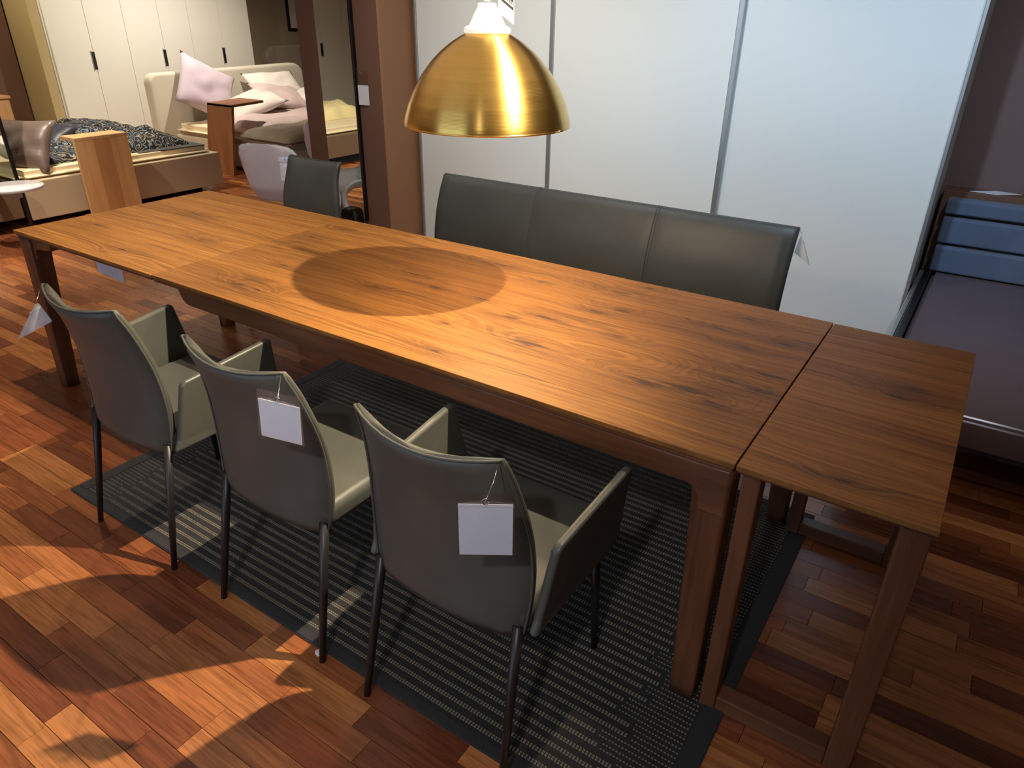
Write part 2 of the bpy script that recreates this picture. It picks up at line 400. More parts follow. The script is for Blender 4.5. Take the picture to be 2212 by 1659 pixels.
def copy_tree(o, parent=None):
    c = o.copy(); col.objects.link(c); c.parent = parent
    for ch in o.children: copy_tree(ch, c)
    return c
def interp(keys, t):
    for (a, va), (b, vb) in zip(keys, keys[1:]):
        if t <= b:
            f = (t-a)/(b-a); f = f*f*(3-2*f) if False else f
            return va+(vb-va)*f
    return keys[-1][1]
def pillow_data(L, W, T, n=14, seed=0, wr=.02, corner=.12):
    """a stuffed cushion: L x W x T, flat seam all around, pinched corners"""
    V = []; F = []
    for side in (1, -1):
        for i in range(n+1):
            for j in range(n+1):
                u = -1+2*i/n; v = -1+2*j/n
                e = (1-abs(u)**2.6)*(1-abs(v)**2.6)
                z = side*T/2*max(e, 0)**.55
                k = 1-corner*(u*u*(1-v*v)*.5) ; k2 = 1-corner*(v*v*(1-u*u)*.5)
                x = u*L/2*(1-corner*(1-v*v)*.6*abs(u)); y = v*W/2*(1-corner*(1-u*u)*.6*abs(v))
                nz = mnoise.noise(Vector((u*2.1+seed, v*2.1, side*3.0+seed)))*wr*e
                nz += mnoise.noise(Vector((u*5+seed, v*5, side*3.0)))*wr*.4*e
                V.append((x, y, z+nz))
    off = (n+1)*(n+1)
    for i in range(n):
        for j in range(n):
            a = i*(n+1)+j; F.append((a, a+n+1, a+n+2, a+1)); F.append((off+a, off+a+1, off+a+n+2, off+a+n+1))
    return V, F
def pillow(name, L, W, T, mat, parent=None, seed=0, wr=.02):
    V, F = pillow_data(L, W, T, 16, seed, wr)
    me = bpy.data.meshes.new(name); me.from_pydata(V, [], F)
    bm = bmesh.new(); bm.from_mesh(me); bmesh.ops.remove_doubles(bm, verts=bm.verts, dist=.0006)
    bmesh.ops.recalc_face_normals(bm, faces=bm.faces); bm.to_mesh(me); bm.free()
    me.materials.append(M[mat]); me.polygons.foreach_set('use_smooth', [True]*len(me.polygons))
    return link(bpy.data.objects.new(name, me), parent)
def heap(name, x0, x1, y0, y1, z0, H, mat, parent=None, seed=0, n=26, lump=.35, f=3.0, edge=.35):
    """a soft heap of cloth: closed height-field with rounded rim"""
    V = []; F = []
    for i in range(n+1):
        for j in range(n+1):
            u = -1+2*i/n; v = -1+2*j/n
            e = max(0, (1-abs(u)**4)*(1-abs(v)**4))**edge
            q = mnoise.noise(Vector((u*f*.6+seed, v*f*.6, seed)))*lump + mnoise.noise(Vector((u*f*1.7+seed, v*f*1.7, 5)))*lump*.5
            k = 1+.05*mnoise.noise(Vector((u*2+seed, v*2, 9)))
            V.append(((x0+x1)/2+u*(x1-x0)/2*k, (y0+y1)/2+v*(y1-y0)/2*k, z0+max(.008, H*e*(1+q))))
    for i in range(n):
        for j in range(n):
            a = i*(n+1)+j; F.append((a, a+n+1, a+n+2, a+1))
    base = len(V); rim = [i*(n+1) for i in range(n+1)]+[n*(n+1)+j for j in range(1, n+1)]+[i*(n+1)+n for i in range(n-1, -1, -1)]+[j for j in range(n-1, 0, -1)]
    for r in rim: V.append((V[r][0], V[r][1], z0))
    m_ = len(rim)
    for k in range(m_): F.append((rim[k], rim[(k+1) % m_], base+(k+1) % m_, base+k))
    F.append(tuple(base+k for k in range(m_)))
    return mesh_obj(name, V, F, mat, parent, True)

# ------------------------------------------------------------------ room shell
X0, X1, Y0, Y1, ZC = -6.6, 6.6, -3.8, 8.0, 2.65
fl = box('floor', (X0, Y0, -.12), (X1, Y1, -.003), 'joint', None, 0); struct(fl)
RX0, RX1, RY0, RY1 = .864, 3.196, -.411, 1.004
def px(p):
    d = Vector(p)-CAM; z = d.dot(fwd)
    if z < .05: return None
    return (1106+FPX*d.dot(RT)/z, 829.5-FPX*d.dot(UP)/z, z)
rng = random.Random(11); staves = []
SW = .071
row = 0; y = Y0
while y < Y1:
    x = X0 - rng.random()*.5
    while x < X1:
        L = rng.choice((.28, .34, .42, .42, .5))
        a, b = max(x, X0), min(x+L, X1)
        if b-a > .03: staves.append((a, b, y, min(y+SW, Y1), rng.random()))
        x += L
    y += SW; row += 1
def stave_geo(s, bz=-.003):
    a, b, c, d, _ = s; g = .0003; h = .0006
    V = [(a+g, c+g, bz), (b-g, c+g, bz), (b-g, d-g, bz), (a+g, d-g, bz), (a+g+h, c+g+h, 0), (b-g-h, c+g+h, 0), (b-g-h, d-g-h, 0), (a+g+h, d-g-h, 0)]
    F = [(4, 5, 6, 7), (0, 1, 5, 4), (1, 2, 6, 5), (2, 3, 7, 6), (3, 0, 4, 7)]
    return V, F
def score(s):
    cx, cy = (s[0]+s[1])/2, (s[2]+s[3])/2
    q = px((cx, cy, 0))
    if q is None or not (-20 < q[0] < 2232 and -20 < q[1] < 1680): return 1e9
    if RX0 < cx < RX1 and RY0 < cy < RY1: return 1e9
    if cy > 2.7 and cx > -.9: return 1e9
    return q[2]
order = sorted(staves, key=score); near = order[:300]; rest = order[300:]
for s in near:
    V, F = stave_geo(s); o = mesh_obj('plank', V, F, 'parquet', fl); set_tone(o, s[4])
V = []; F = []; T = []
for s in rest:
    v, f = stave_geo(s); k = len(V); V += v; F += [tuple(i+k for i in q) for q in f]; T += [s[4]]*5
o = mesh_obj('plank_field', V, F, 'parquet', fl); set_tone(o, T); o['kind'] = 'stuff'
struct(box('ceiling', (X0, Y0, ZC), (X1, Y1, ZC+.1), 'ceil', None, 0))
struct(box('wall_left', (X0-.1, Y0, 0), (X0, Y1, ZC), 'tan', None, 0))
struct(box('wall_far', (X0, Y1, 0), (X1, Y1+.1, ZC), 'taupe', None, 0))
struct(box('wall_right', (X1, Y0, 0), (X1+.1, Y1, ZC), 'offwhite', None, 0))
# front wall (behind the camera) with the shop window opening
wf = bmesh.new()
add_box(wf, (X0, Y0-.1, 0), (-.7, Y0, ZC)); add_box(wf, (2.7, Y0-.1, 0), (X1, Y0, ZC))
add_box(wf, (-.7, Y0-.1, 2.5), (2.7, Y0, ZC)); add_box(wf, (-.7, Y0-.1, 0), (2.7, Y0, .08))
struct(bm_obj('wall_front', wf, 'offwhite'))
wn = box('window_1', (-.7, Y0-.08, .08), (2.7, Y0-.07, 2.5), 'glass', None, 0); struct(wn)
fr = bmesh.new()
for xx in (-.7, .97, 2.64): add_box(fr, (xx, Y0-.09, .08), (xx+.06, Y0-.03, 2.5))
for zz in (.08, 2.44): add_box(fr, (-.7, Y0-.09, zz), (2.7, Y0-.03, zz+.06))
bm_obj('window_frame', fr, 'alu', wn)
# brown pillar wall with the mirror, dark brown wall behind the wardrobe and the low bed
YW = 2.75
struct(box('wall_pillar', (-.885, 2.45, 0), (-.135, 3.45, ZC), 'brown', None, .002))
struct(box('pillar_side_lit', (-.135, 2.452, 0), (-.115, 3.45, ZC), 'brown_lit', None, .001))  # side face of the pillar, its lit look painted in lighter brown
struct(box('wall_back', (-.115, 3.45, 0), (X1, 3.55, ZC), 'mauve', None, 0))
struct(box('wall_divider', (-6.6, 2.3, 0), (-6.02, 2.875, ZC), 'brown', None, .002))
struct(box('wall_niche', (-6.6, 2.90, 0), (-5.53, 3.006, ZC), 'tan', None, .002))

# ------------------------------------------------------------------ dining table
W, Lm, XL = .956, 3.112, 1.0
tbl = thing('dining_table', 'long walnut dining table with extension leaf and rounded apron, under the brass pendant', 'table', (0, 0, 0))
def boards(name, parent, x0, x1, y0, y1, z0, z1, knots, seed, n, tones):
    r = random.Random(seed); ws = [r.uniform(.8, 1.25) for _ in range(n)]; s = sum(ws); yy = y0
    slab = box(name, (x0+.004, y0+.004, z0), (x1-.004, y1-.004, z1-.006), 'wal_x', parent, .003)
    for i, q in enumerate(ws):
        y2 = yy+q/s*(y1-y0)
        bm = bmesh.new(); add_box(bm, (x0, yy+.0001, z1-.012), (x1, y2-.0001, z1))
        bmesh.ops.bevel(bm, geom=[e for e in bm.edges if all(v.co.z > z1-.001 for v in e.verts)], offset=.0008, segments=1, affect='EDGES')
        M['_plank'] = walnut('walnut plank', [k for k in knots if yy-.07*k[2] < k[1] < y2+.07*k[2]])
        o = bm_obj('plank', bm, '_plank', slab); set_tone(o, tones[i % len(tones)]); yy = y2
    return slab
boards('table_top', tbl, XL+.0025, Lm, 0, W, .724, .75, MAIN_K, 3, 9, [.46, .34, .54, .38, .50, .28, .42, .55, .85])
boards('extension_leaf', tbl, 0, XL-.0025, 0, W, .726, .7492, LEAF_K, 4, 8, [.74, .64, .8, .58, .68, .62, .74, .6])
# aprons with a rounded end towards the leaf and a filleted shoulder at the leg
def apron(y0, y1):
    pts = [(1.145, .724)]
    for k in range(9):
        a = PI+ (PI/2)*k/8; pts.append((1.145+.052+.052*math.cos(a), .724+.052*math.sin(a)))
    pts += [(1.9, .668), (3.0, .664)]
    for k in range(7):
        a = PI/2*(1-k/6); pts.append((3.0+.04*math.cos(a), .624+.04*math.sin(a)))
    pts += [(3.045, .600), (3.108, .600), (3.108, .724)]
    prism('apron', pts, 1, y0, y1, 'wal_x', tbl, .005)
apron(.006, .05); apron(W-.05, W-.006)
prism('apron', [(.1, .724), (.1, .69), (.13, .672), (.83, .672), (.86, .69), (.86, .724)], 0, 3.02, 3.06, 'wal_x', tbl, .004)
def table_leg(cx, cy, bx, by, z0=0.0):
    rings = []
    for z, s, f in ((z0, .030, 1), (.05, .032, .93), (.35, .037, .5), (.6, .041, .15), (.68, .0435, 0), (.7235, .0435, 0)):
        x = cx+(bx-cx)*f; yv = cy+(by-cy)*f
        ring = []
        for k in range(24):
            a = 2*PI*k/24; c, d = math.cos(a), math.sin(a)
            e = .2
            ring.append((x+s*math.copysign(abs(c)**e, c), yv+s*math.copysign(abs(d)**e, d), z))
        rings.append(ring)
    return loft('leg', rings, 'wal_z', tbl)
table_leg(Lm-.045, .05, Lm-.03, .04, .0097); table_leg(Lm-.045, W-.05, Lm-.03, W-.04, .0097)
table_leg(.05, .05, .012, .034); table_leg(.05, W-.05, .0, W-.034)
def bracket(y0, y1):
    pts = [(.05, .726), (.05, .63), (.095, .63)]
    for k in range(7):
        a = PI-PI/2*k/6; pts.append((.135+.04*math.cos(a), .645+.035*math.sin(a)))
    pts += [(.175, .684), (.235, .69), (.245, .726)]
    prism('leg_bracket', pts, 1, y0, y1, 'wal_z', tbl, .004)
bracket(.02, .078); bracket(W-.078, W-.02)
prism('leaf_rail', [(.045, .726), (.045, .675), (.085, .675), (.085, .726)], 1, .08, W-.08, 'wal_x', tbl, .004)
for yy in (.28, .62): box('slide_rail', (.08, yy, .69), (2.9, yy+.045, .724), 'wal_x', tbl, .002)

# ------------------------------------------------------------------ walnut side table at the right end
st = thing('side_table', 'narrow walnut side table on sled frames pushed against the right end of the dining table', 'table', (0, 0, 0))
boards('table_top', st, 3.117, 3.497, -.004, .945, .732, .752, EXT_K, 9, 7, [.42, .5, .36, .6, .34, .46, .4])
for ya, yb in ((.02, .075), (.865, .92)):
    box('leg', (3.128, ya, .0), (3.168, yb, .732), 'wal_z', st, .004)
    box('leg', (3.436, ya, .0), (3.492, yb+(.03 if ya < .5 else 0), .732), 'wal_z', st, .004)
    box('floor_rail', (3.168, ya+.003, .0), (3.436, yb-.003, .05), 'wal_x', st, .004)
box('top_rail', (3.15, .075, .69), (3.18, .865, .732), 'wal_x', st, .003)
box('top_rail', (3.44, .105, .69), (3.47, .865, .732), 'wal_x', st, .003)

# ------------------------------------------------------------------ rug
rug = thing('rug', 'dark woven rug with pale dotted ribs lying under the dining table', 'rug', (0, 0, 0))
box('rug_ground', (RX0+.05, RY0+.03, 0.0005), (RX1-.05, RY1-.03, .007), 'rug', rug, 0)
bm = bmesh.new()
for lo, hi in (((RX0, RY0, .0005), (RX1, RY0+.032, .0085)), ((RX0, RY1-.032, .0005), (RX1, RY1, .0085)), ((RX0, RY0+.032, .0005), (RX0+.055, RY1-.032, .0085)), ((RX1-.055, RY0+.032, .0005), (RX1, RY1-.032, .0085))):
    add_box(bm, lo, hi)
bmesh.ops.bevel(bm, geom=bm.edges[:], offset=.003, segments=2, affect='EDGES')
bm_obj('border', bm, 'rug_edge', rug)
V = []; F = []
def dot(x, yv, lx, ly, z0, z1):
    k = len(V)
    V.extend([(x, yv, z0), (x+lx, yv, z0), (x+lx, yv+ly, z0), (x, yv+ly, z0), (x+lx*.2, yv+ly*.25, z1), (x+lx*.8, yv+ly*.25, z1), (x+lx*.8, yv+ly*.75, z1), (x+lx*.2, yv+ly*.75, z1)])
    for f in ((4, 5, 6, 7), (0, 1, 5, 4), (1, 2, 6, 5), (2, 3, 7, 6), (3, 0, 4, 7)): F.append(tuple(i+k for i in f))
rr = random.Random(5); PY = .031
yy = RY0+.042; ib = 0
while yy < RY1-.045:
    xa = 1.035+rr.uniform(-.03, .03); xb = 2.985+rr.uniform(-.04, .04)
    wob = rr.uniform(-.001, .001)
    for sub in (0, 1):
        x = xa
        while x < xb:
            dy = .0009*math.sin(x*9+ib)
            dot(x, yy+sub*.0062+dy+wob, .0066, .0052, .006, .0096); x += .0088
    for sub in (0, 1):
        for (a, b) in ((RX0+.058, xa-.012), (xb+.012, RX1-.06)):
            x = a
            while x < b:
                dot(x, yy+sub*PY/2+.001*math.sin(x*11+ib), .0062, .0042, .006, .0088); x += .0088
    yy += PY; ib += 1
o = mesh_obj('pale_weft', V, F, 'rug_dot', rug); o['kind'] = 'stuff'

# ------------------------------------------------------------------ leather chairs
def make_chair(name, label, arms=True, mat='leather', tw=.183):
    t = thing(name, label, 'chair')
    # backrest: loft of rounded cross-sections, flaring rearwards at the top and bowed in plan
    prof = [(.0, .385, -.372, .205), (.08, .43, -.366, .214), (.3, .54, -.362, .222), (.55, .66, -.372, .216), (.8, .775, -.402, .198), (1., .856, -.436, tw)]
    rings = []; edgeL = []; edgeR = []; topE = []
    NV = 22
    for i in range(NV+1):
        v = i/NV
        k = 0
        while k < len(prof)-2 and v > prof[k+1][0]: k += 1
        p0 = prof[max(k-1, 0)]; p1 = prof[k]; p2 = prof[k+1]; p3 = prof[min(k+2, len(prof)-1)]
        f = (v-p1[0])/(p2[0]-p1[0])
        def cr(j):
            a, b, c, d = p0[j], p1[j], p2[j], p3[j]
            m1 = (c-a)/2 if k > 0 else (c-b); m2 = (d-b)/2 if k < len(prof)-2 else (c-b)
            return (2*f**3-3*f**2+1)*b+(f**3-2*f**2+f)*m1+(-2*f**3+3*f**2)*c+(f**3-f**2)*m2
        z, yv, hw = cr(1), cr(2), cr(3)
        th = .017*(1 if i < NV else .55)*(1 if i > 0 else .6)
        bow = .028+.016*v
        cz = .014*max(0, v-.55)/.45
        ring = []
        for u in [j/9*2-1 for j in range(10)]: ring.append((u*hw, yv-th*(1 if abs(u) < .95 else .45)+bow*u*u-.012, z+cz*(u*u*1.3-.65)))
        ring.append((hw*1.012, yv+bow-.012, z+cz*.65))
        for u in [1-j/9*2 for j in range(10)]: ring.append((u*hw, yv+th*(1 if abs(u) < .95 else .45)+bow*u*u-.012, z+cz*(u*u*1.3-.65)))
        ring.append((-hw*1.012, yv+bow-.012, z+cz*.65))
        rings.append(ring)
        edgeL.append((-hw*1.004, yv+bow-.012-th*.55, z+cz*.65)); edgeR.append((hw*1.004, yv+bow-.012-th*.55, z+cz*.65))
    bk = loft('backrest', rings, mat, t)
    top = [(u*rings[-1][10][0]*.985, prof[-1][2]-.012-.011+.044*u*u, .857+.014*(u*u*1.3-.65)) for u in [j/10*2-1 for j in range(11)]]
    tube('piping', edgeL+top+edgeR[::-1], .0032, mat, bk, 6)
    # seat
    bm = bmesh.new(); add_box(bm, (-.22, -.362, .402), (.22, .058, .472))
    bmesh.ops.bevel(bm, geom=bm.edges[:], offset=.024, segments=4, affect='EDGES', profile=.5)
    for v_ in bm.verts:
        if v_.co.z > .46: v_.co.z += .006*(1-(v_.co.x/.22)**2)
    bm_obj('seat', bm, mat, t, True)
    if arms:
        for s in (-1, 1):
            o = prism('armrest', [(-.362, .405), (-.345, .44), (-.312, .615), (-.30, .626), (-.005, .656), (.008, .65), (.035, .47), (.03, .40)], 0, s*.221, s*.243, mat, t, .008, 3)
            for v_ in o.data.vertices:
                v_.co.x += s*max(0, v_.co.z-.43)*.10*(1+max(0, v_.co.y+.3)*1.2)
    for s in (-1, 1):
        tube('leg', [(s*.198, -.362, .42), (s*.206, -.403, .21), (s*.214, -.445, 0.0)], [.0135, .0115, .009], 'chairleg', t, 10)
        tube('leg', [(s*.19, .015, .41), (s*.2, .02, .2), (s*.206, .028, 0.0)], [.0135, .0115, .009], 'chairleg', t, 10)
    return t
ch = make_chair('dining_armchair', 'taupe leather armchair with two armrests, farthest left of the near row at the table', True)
def place(o, x, y, rz=0): o.location = (x, y, 0); o.rotation_euler = (0, 0, rz)
place(ch, 1.343, 0, .0); ch['group'] = 'armchairs along the near side of the table'
c2 = make_chair('dining_chair', 'taupe leather chair without arms, in the middle of the near row', False)
place(c2, 2.007, 0.01, .0)
c3 = copy_tree(ch); place(c3, 2.612, 0.0, .0); c3['label'] = 'dark-backed leather armchair nearest the camera, large white card on its right corner'
cg = make_chair('dining_chair', 'slate grey leather side chair without arms on the far side of the table', False, 'leather_dk', .2)
place(cg, .255, 1.06, PI)

# ------------------------------------------------------------------ leather bench
bn = thing('dining_bench', 'long dark leather bench with tall three-panel back between table and white wardrobe', 'bench', (0, 0, 0))
BX0, BX1 = 1.105, 2.838
bprof = [(.42, 1.47), (.5, 1.462), (.6, 1.467), (.7, 1.485), (.8, 1.52), (.868, 1.555)]
rings = []
NX = 96
def bench_y(z):
    for (z0, y0_), (z1, y1_) in zip(bprof, bprof[1:]):
        if z <= z1: return y0_+(y1_-y0_)*(z-z0)/(z1-z0)
    return bprof[-1][1]
JX = (1.668, 2.264)
outl = []
zs = [.42+(.868-.42)*k/14 for k in range(15)]
for x_i in range(NX+1):
    x = BX0+(BX1-BX0)*x_i/NX
    ring = []
    edge = min(x-BX0, BX1-x); taper = 1 if edge > .02 else .55
    gx = min(abs(x-j) for j in JX); dent = .005*max(0, 1-gx/.03)
    for z in zs: ring.append((x, bench_y(z)-.022*taper+dent, z))
    ring.append((x, bench_y(.868)+.004, .876))
    for z in zs[::-1]: ring.append((x, bench_y(z)+.03*taper, z))
    rings.append(ring)
bb = loft('backrest', rings, 'leather_bench', bn)
for j in JX:
    for d in (-.006, .006):
        tube('seam', [(j+d, bench_y(z)-.0178, z) for z in zs]+[(j+d, bench_y(.868)+.004, .8765)], .0026, 'leather_bench', bb, 6)
bm = bmesh.new(); add_box(bm, (BX0, 1.0, .40), (BX1, 1.47, .475)); bmesh.ops.bevel(bm, geom=bm.edges[:], offset=.025, segments=4, affect='EDGES')
bm_obj('seat', bm, 'leather_bench', bn, True)
for x in (BX0+.06, BX1-.06):
    for yv in (1.04, 1.46):
        tube('leg', [(x, yv, .41), (x, yv, .0)], [.018, .014], 'chairleg', bn, 10)

# ------------------------------------------------------------------ hanging price sleeves
def price_sleeve(name, label, loc, rz, w=.1, h=.145, tilt=0, roll=0, cardh=.115, fold=0.0, hook=None):
    t = thing(name, label, 'price tag', loc, 0, 'clear price sleeves'); t.rotation_euler = (tilt, roll, rz)
    for s, nm in ((-1, 'sleeve_front'), (1, 'sleeve_back')):
        V = []; F = []; n = 8
        for i in range(n+1):
            for j in range(n+1):
                u = i/n-.5; v = j/n
                V.append((u*w*(1+.12*(1-v)), s*(.0012+.004*math.sin(v*PI)*math.cos(u*PI))+fold*u*u*4*.02, -h*(1-v)))
        for i in range(n):
            for j in range(n): a = i*(n+1)+j; F.append((a, a+n+1, a+n+2, a+1))
        mesh_obj(nm, V, F, 'plastic', t, True)
    V = []
    cw = w*.98
    bm = bmesh.new(); add_box(bm, (-cw/2, -.0004, -h+.002), (cw/2, .0004, -h+.002+cardh)); bm_obj('card', bm, 'paper', t)
    bm = bmesh.new(); add_box(bm, (-w/2*1.02, -.0018, -.030), (w/2*1.02, .0018, -.028)); bm_obj('weld_seam', bm, 'plastic', t)
    hk = Vector((0, .012, .03))
    if hook:
        from mathutils import Euler
        hk = Euler(t.rotation_euler).to_matrix().inverted() @ (Vector(hook)-Vector(loc))
    tube('string', [(0, -.003, -.016), tuple(hk*.5+Vector((.002, -.004, -.006))), tuple(hk)], .0009, 'steel', t, 6)
    ring = [(.006*math.cos(a), -.003, -.016+.006*math.sin(a)) for a in [2*PI*k/12 for k in range(13)]]
    tube('eyelet', ring, .0011, 'steel', t, 6)
    return t
price_sleeve('price_sleeve', 'clear sleeve with large white card on the armchair nearest the camera', (2.822, -.497, .856), YAW, .098, .142, .03, 0, .116, 0, (2.795, -.418, .862))
price_sleeve('price_sleeve', 'clear sleeve with white card on the armless middle chair of the near row', (2.280, -.485, .880), .34, .098, .125, .05, .10, .098, 0, (2.192, -.405, .864))
def folded_sleeve(label, top, left, right, bulge, hook):
    """an empty sleeve curled into a half cone under its eyelet"""
    T = Vector(top); Lf = Vector(left)-T; Rg = Vector(right)-T; B = Vector(bulge)
    t = thing('price_sleeve', label, 'price tag', top, 0, 'clear price sleeves')
    V = []; F = []; nu, nv = 10, 6
    for sgn in (1, -.25):
        base = len(V)
        for a in range(nv+1):
            v = a/nv
            for k in range(nu+1):
                u = k/nu
                p = (Lf*(1-u)+Rg*u)*(.1+.9*v) + B*sgn*math.sin(PI*u)*(v**.8)
                V.append(tuple(p))
        for a in range(nv):
            for k in range(nu):
                q = base+a*(nu+1)+k; F.append((q, q+1, q+nu+2, q+nu+1))
    mesh_obj('sleeve', V, F, 'milky', t, True)
    pts = [tuple((Lf*(1-k/8)+Rg*k/8)*.3+B*math.sin(PI*k/8)*.4) for k in range(9)]
    tube('weld_seam', pts, .0012, 'milky', t, 6)
    tube('string', [(0, 0, 0), tuple(Vector(hook)-T)], .0009, 'steel', t, 6)
    return t
folded_sleeve('curled clear sleeve hanging behind the left corner of the leftmost armchair', (1.215, -.462, .842), (1.065, -.475, .70), (1.295, -.47, .80), (.01, -.05, -.01), (1.165, -.42, .862))
folded_sleeve('curled clear sleeve hanging off the right end of the leather bench', (2.848, 1.56, .853), (2.835, 1.56, .775), (2.908, 1.54, .738), (.02, -.03, 0), (2.836, 1.556, .872))
price_sleeve('price_sleeve', 'pale sleeve hanging under the left end of the dining table', (.33, .2, .728), 0.05, .19, .185, 0, .10, .17, 0, (.33, .2, .729))

# ------------------------------------------------------------------ brass pendant
PX, PYc, PZ = 2.135, .478, 1.302
pd = thing('pendant_lamp', 'brass dome pendant lamp with glowing white cap hanging over the table', 'lamp', (PX, PYc, PZ))
R0 = .240
prof = []
for k in range(33):
    s = k/32
    z = .238*s
    r = R0*(1-(s**1.75)*.0) if False else None
    keys = [(0, .240), (.04, .2405), (.12, .236), (.25, .226), (.4, .209), (.55, .187), (.7, .158), (.8, .134), (.9, .103), (.96, .080), (1, .060)]
    prof.append((interp(keys, s), z))
sh = lathe('shade', prof, 'brass', pd, 96)
inner = [(max(r-.004, .02), z-.001) for r, z in prof]
lathe('shade_lining', inner, 'shade_in', sh, 64)
tube('shade_rim', [(R0*math.cos(a)*.994, R0*math.sin(a)*.994, 0) for a in [2*PI*k/64 for k in range(65)]], .003, 'brass', sh, 6)
cap = lathe('cap', [(.058, .236), (.064, .240), (.065, .249), (.060, .254), (.050, .258), (.043, .274), (.035, .290), (.0275, .302), (.0265, .312), (.0, .313)], 'glow', pd, 48)
lathe('glass_neck', [(.029, .305), (.031, .38), (.030, .43), (.0, .432)], 'glass', pd, 40)
lathe('socket', [(.0, .314), (.011, .316), (.012, .41), (.0, .41)], 'alu', pd, 24)
tube('cord', [(0, 0, .40), (0, 0, ZC-PZ)], .003, 'alu', pd, 8)
V = []; bulb = lathe('bulb', [(.0, .085), (.018, .09), (.03, .11), (.03, .135), (.018, .165), (.012, .2), (.012, .235)], 'bulb', pd, 32)
# hang tag with a black house-shaped print
hang_ry = YAW
def tagpt(a, z, d=0): return (a*math.cos(.9)-d*math.sin(.9), a*math.sin(.9)+d*math.cos(.9)-.04, z)
def flat_prism(name, poly, d0, d1, mat, parent):
    n = len(poly); V = [tagpt(a, z, d0) for a, z in poly]+[tagpt(a, z, d1) for a, z in poly]
    F = [tuple(range(n))[::-1], tuple(range(n, 2*n))]+[(i, (i+1) % n, n+(i+1) % n, n+i) for i in range(n)]
    return mesh_obj(name, V, F, mat, parent)
hangt = flat_prism('hang_tag', [(.055, .385), (.055, .290), (.10, .260), (.10, .370), (.08, .390)], -.0006, .0006, 'paper', pd)
pr = flat_prism('print', [(.056, .356), (.056, .324), (.098, .294), (.098, .322), (.08, .358)], -.0012, -.0007, 'print', hangt)
flat_prism('print_band', [(.058, .342), (.058, .329), (.096, .302), (.096, .313)], -.0018, -.0013, 'paper', hangt)
for i in range(6):
    a0 = .062+i*.0055; zz = .3395-.70*(a0-.058)
    flat_prism('letter', [(a0, zz), (a0, zz-.007), (a0+.0028, zz-.009), (a0+.0028, zz-.002)], -.0024, -.0019, 'print', hangt)
bl = bpy.data.lights.new('pendant_bulb_light', 'POINT'); bl.energy = 11; bl.color = (1, .74, .44); bl.shadow_soft_size = .03
blo = bpy.data.objects.new('pendant_bulb_light', bl); blo.location = (PX, PYc, PZ+.068); col.objects.link(blo)

# ------------------------------------------------------------------ white sliding wardrobe
wd = thing('sliding_wardrobe', 'tall white wardrobe with three wide sliding doors behind the leather bench', 'wardrobe', (0, 0, 0))
jx = [-.094, .997, 2.115, 3.183]
box('carcass', (-.11, YW+.07, 0), (3.18, 3.44, 2.4), 'wardbody', wd, .003)
for i in range(3):
    fwdoff = 0 if i != 1 else .0
    y0 = YW+(.0 if i == 1 else .022)
    d = box('sliding_door', (jx[i]+.004, y0, .03), (jx[i+1]-.004, y0+.02, 2.36), 'panel', wd, .002)
    if i < 2: box('edge_profile', (jx[i+1]-.018, YW-.008, .03), (jx[i+1]+.012, YW+.022, 2.36), 'alu', d, .003)
    if i == 0: box('edge_profile', (jx[0], YW+.01, .03), (jx[0]+.02, YW+.023, 2.36), 'alu', d, .003)
    if i == 2: box('edge_profile', (jx[3]-.006, YW+.0, .03), (jx[3]+.012, YW+.05, 2.36), 'alu', d, .003)
box('plinth', (-.094, YW+.03, 0), (3.18, YW+.06, .03), 'wardbody', wd, .002)

# ------------------------------------------------------------------ mirror on the pillar, sleeve, black block
mr = thing('wall_mirror', 'tall narrow mirror on the brown pillar wall behind the grey side chair', 'mirror', (0, 2.45, 0))
box('mirror_pane', (-.69, -.012, .235), (-.358, -.008, 2.1), 'mirror', mr, 0)
box('backing', (-.69, -.008, .235), (-.345, -.001, 2.1), 'frame_black', mr, 0)
box('side_edge', (-.358, -.03, .232), (-.34, -.001, 2.1), 'frame_black', mr, .002)
price_sleeve('price_sleeve', 'clear sleeve with small white card on the edge of the tall mirror', (-.285, 2.435, 1.24), .2, .085, .215, 0, 0, .125, 0, (-.34, 2.43, 1.25))
bk = thing('ceramic_block', 'small glossy black faceted block on the floor below the mirror', 'ornament', (-.36, 2.3, 0))
rings = []
for z, s in ((0, .05), (.06, .062), (.2, .066), (.3, .068), (.335, .058), (.345, .045)):
    rings.append([(s*a, s*b, z) for a, b in ((1, .7), (.7, 1), (-.7, 1), (-1, .7), (-1, -.7), (-.7, -1), (.7, -1), (1, -.7))])
loft('body', rings, 'black_gloss', bk, True, False)

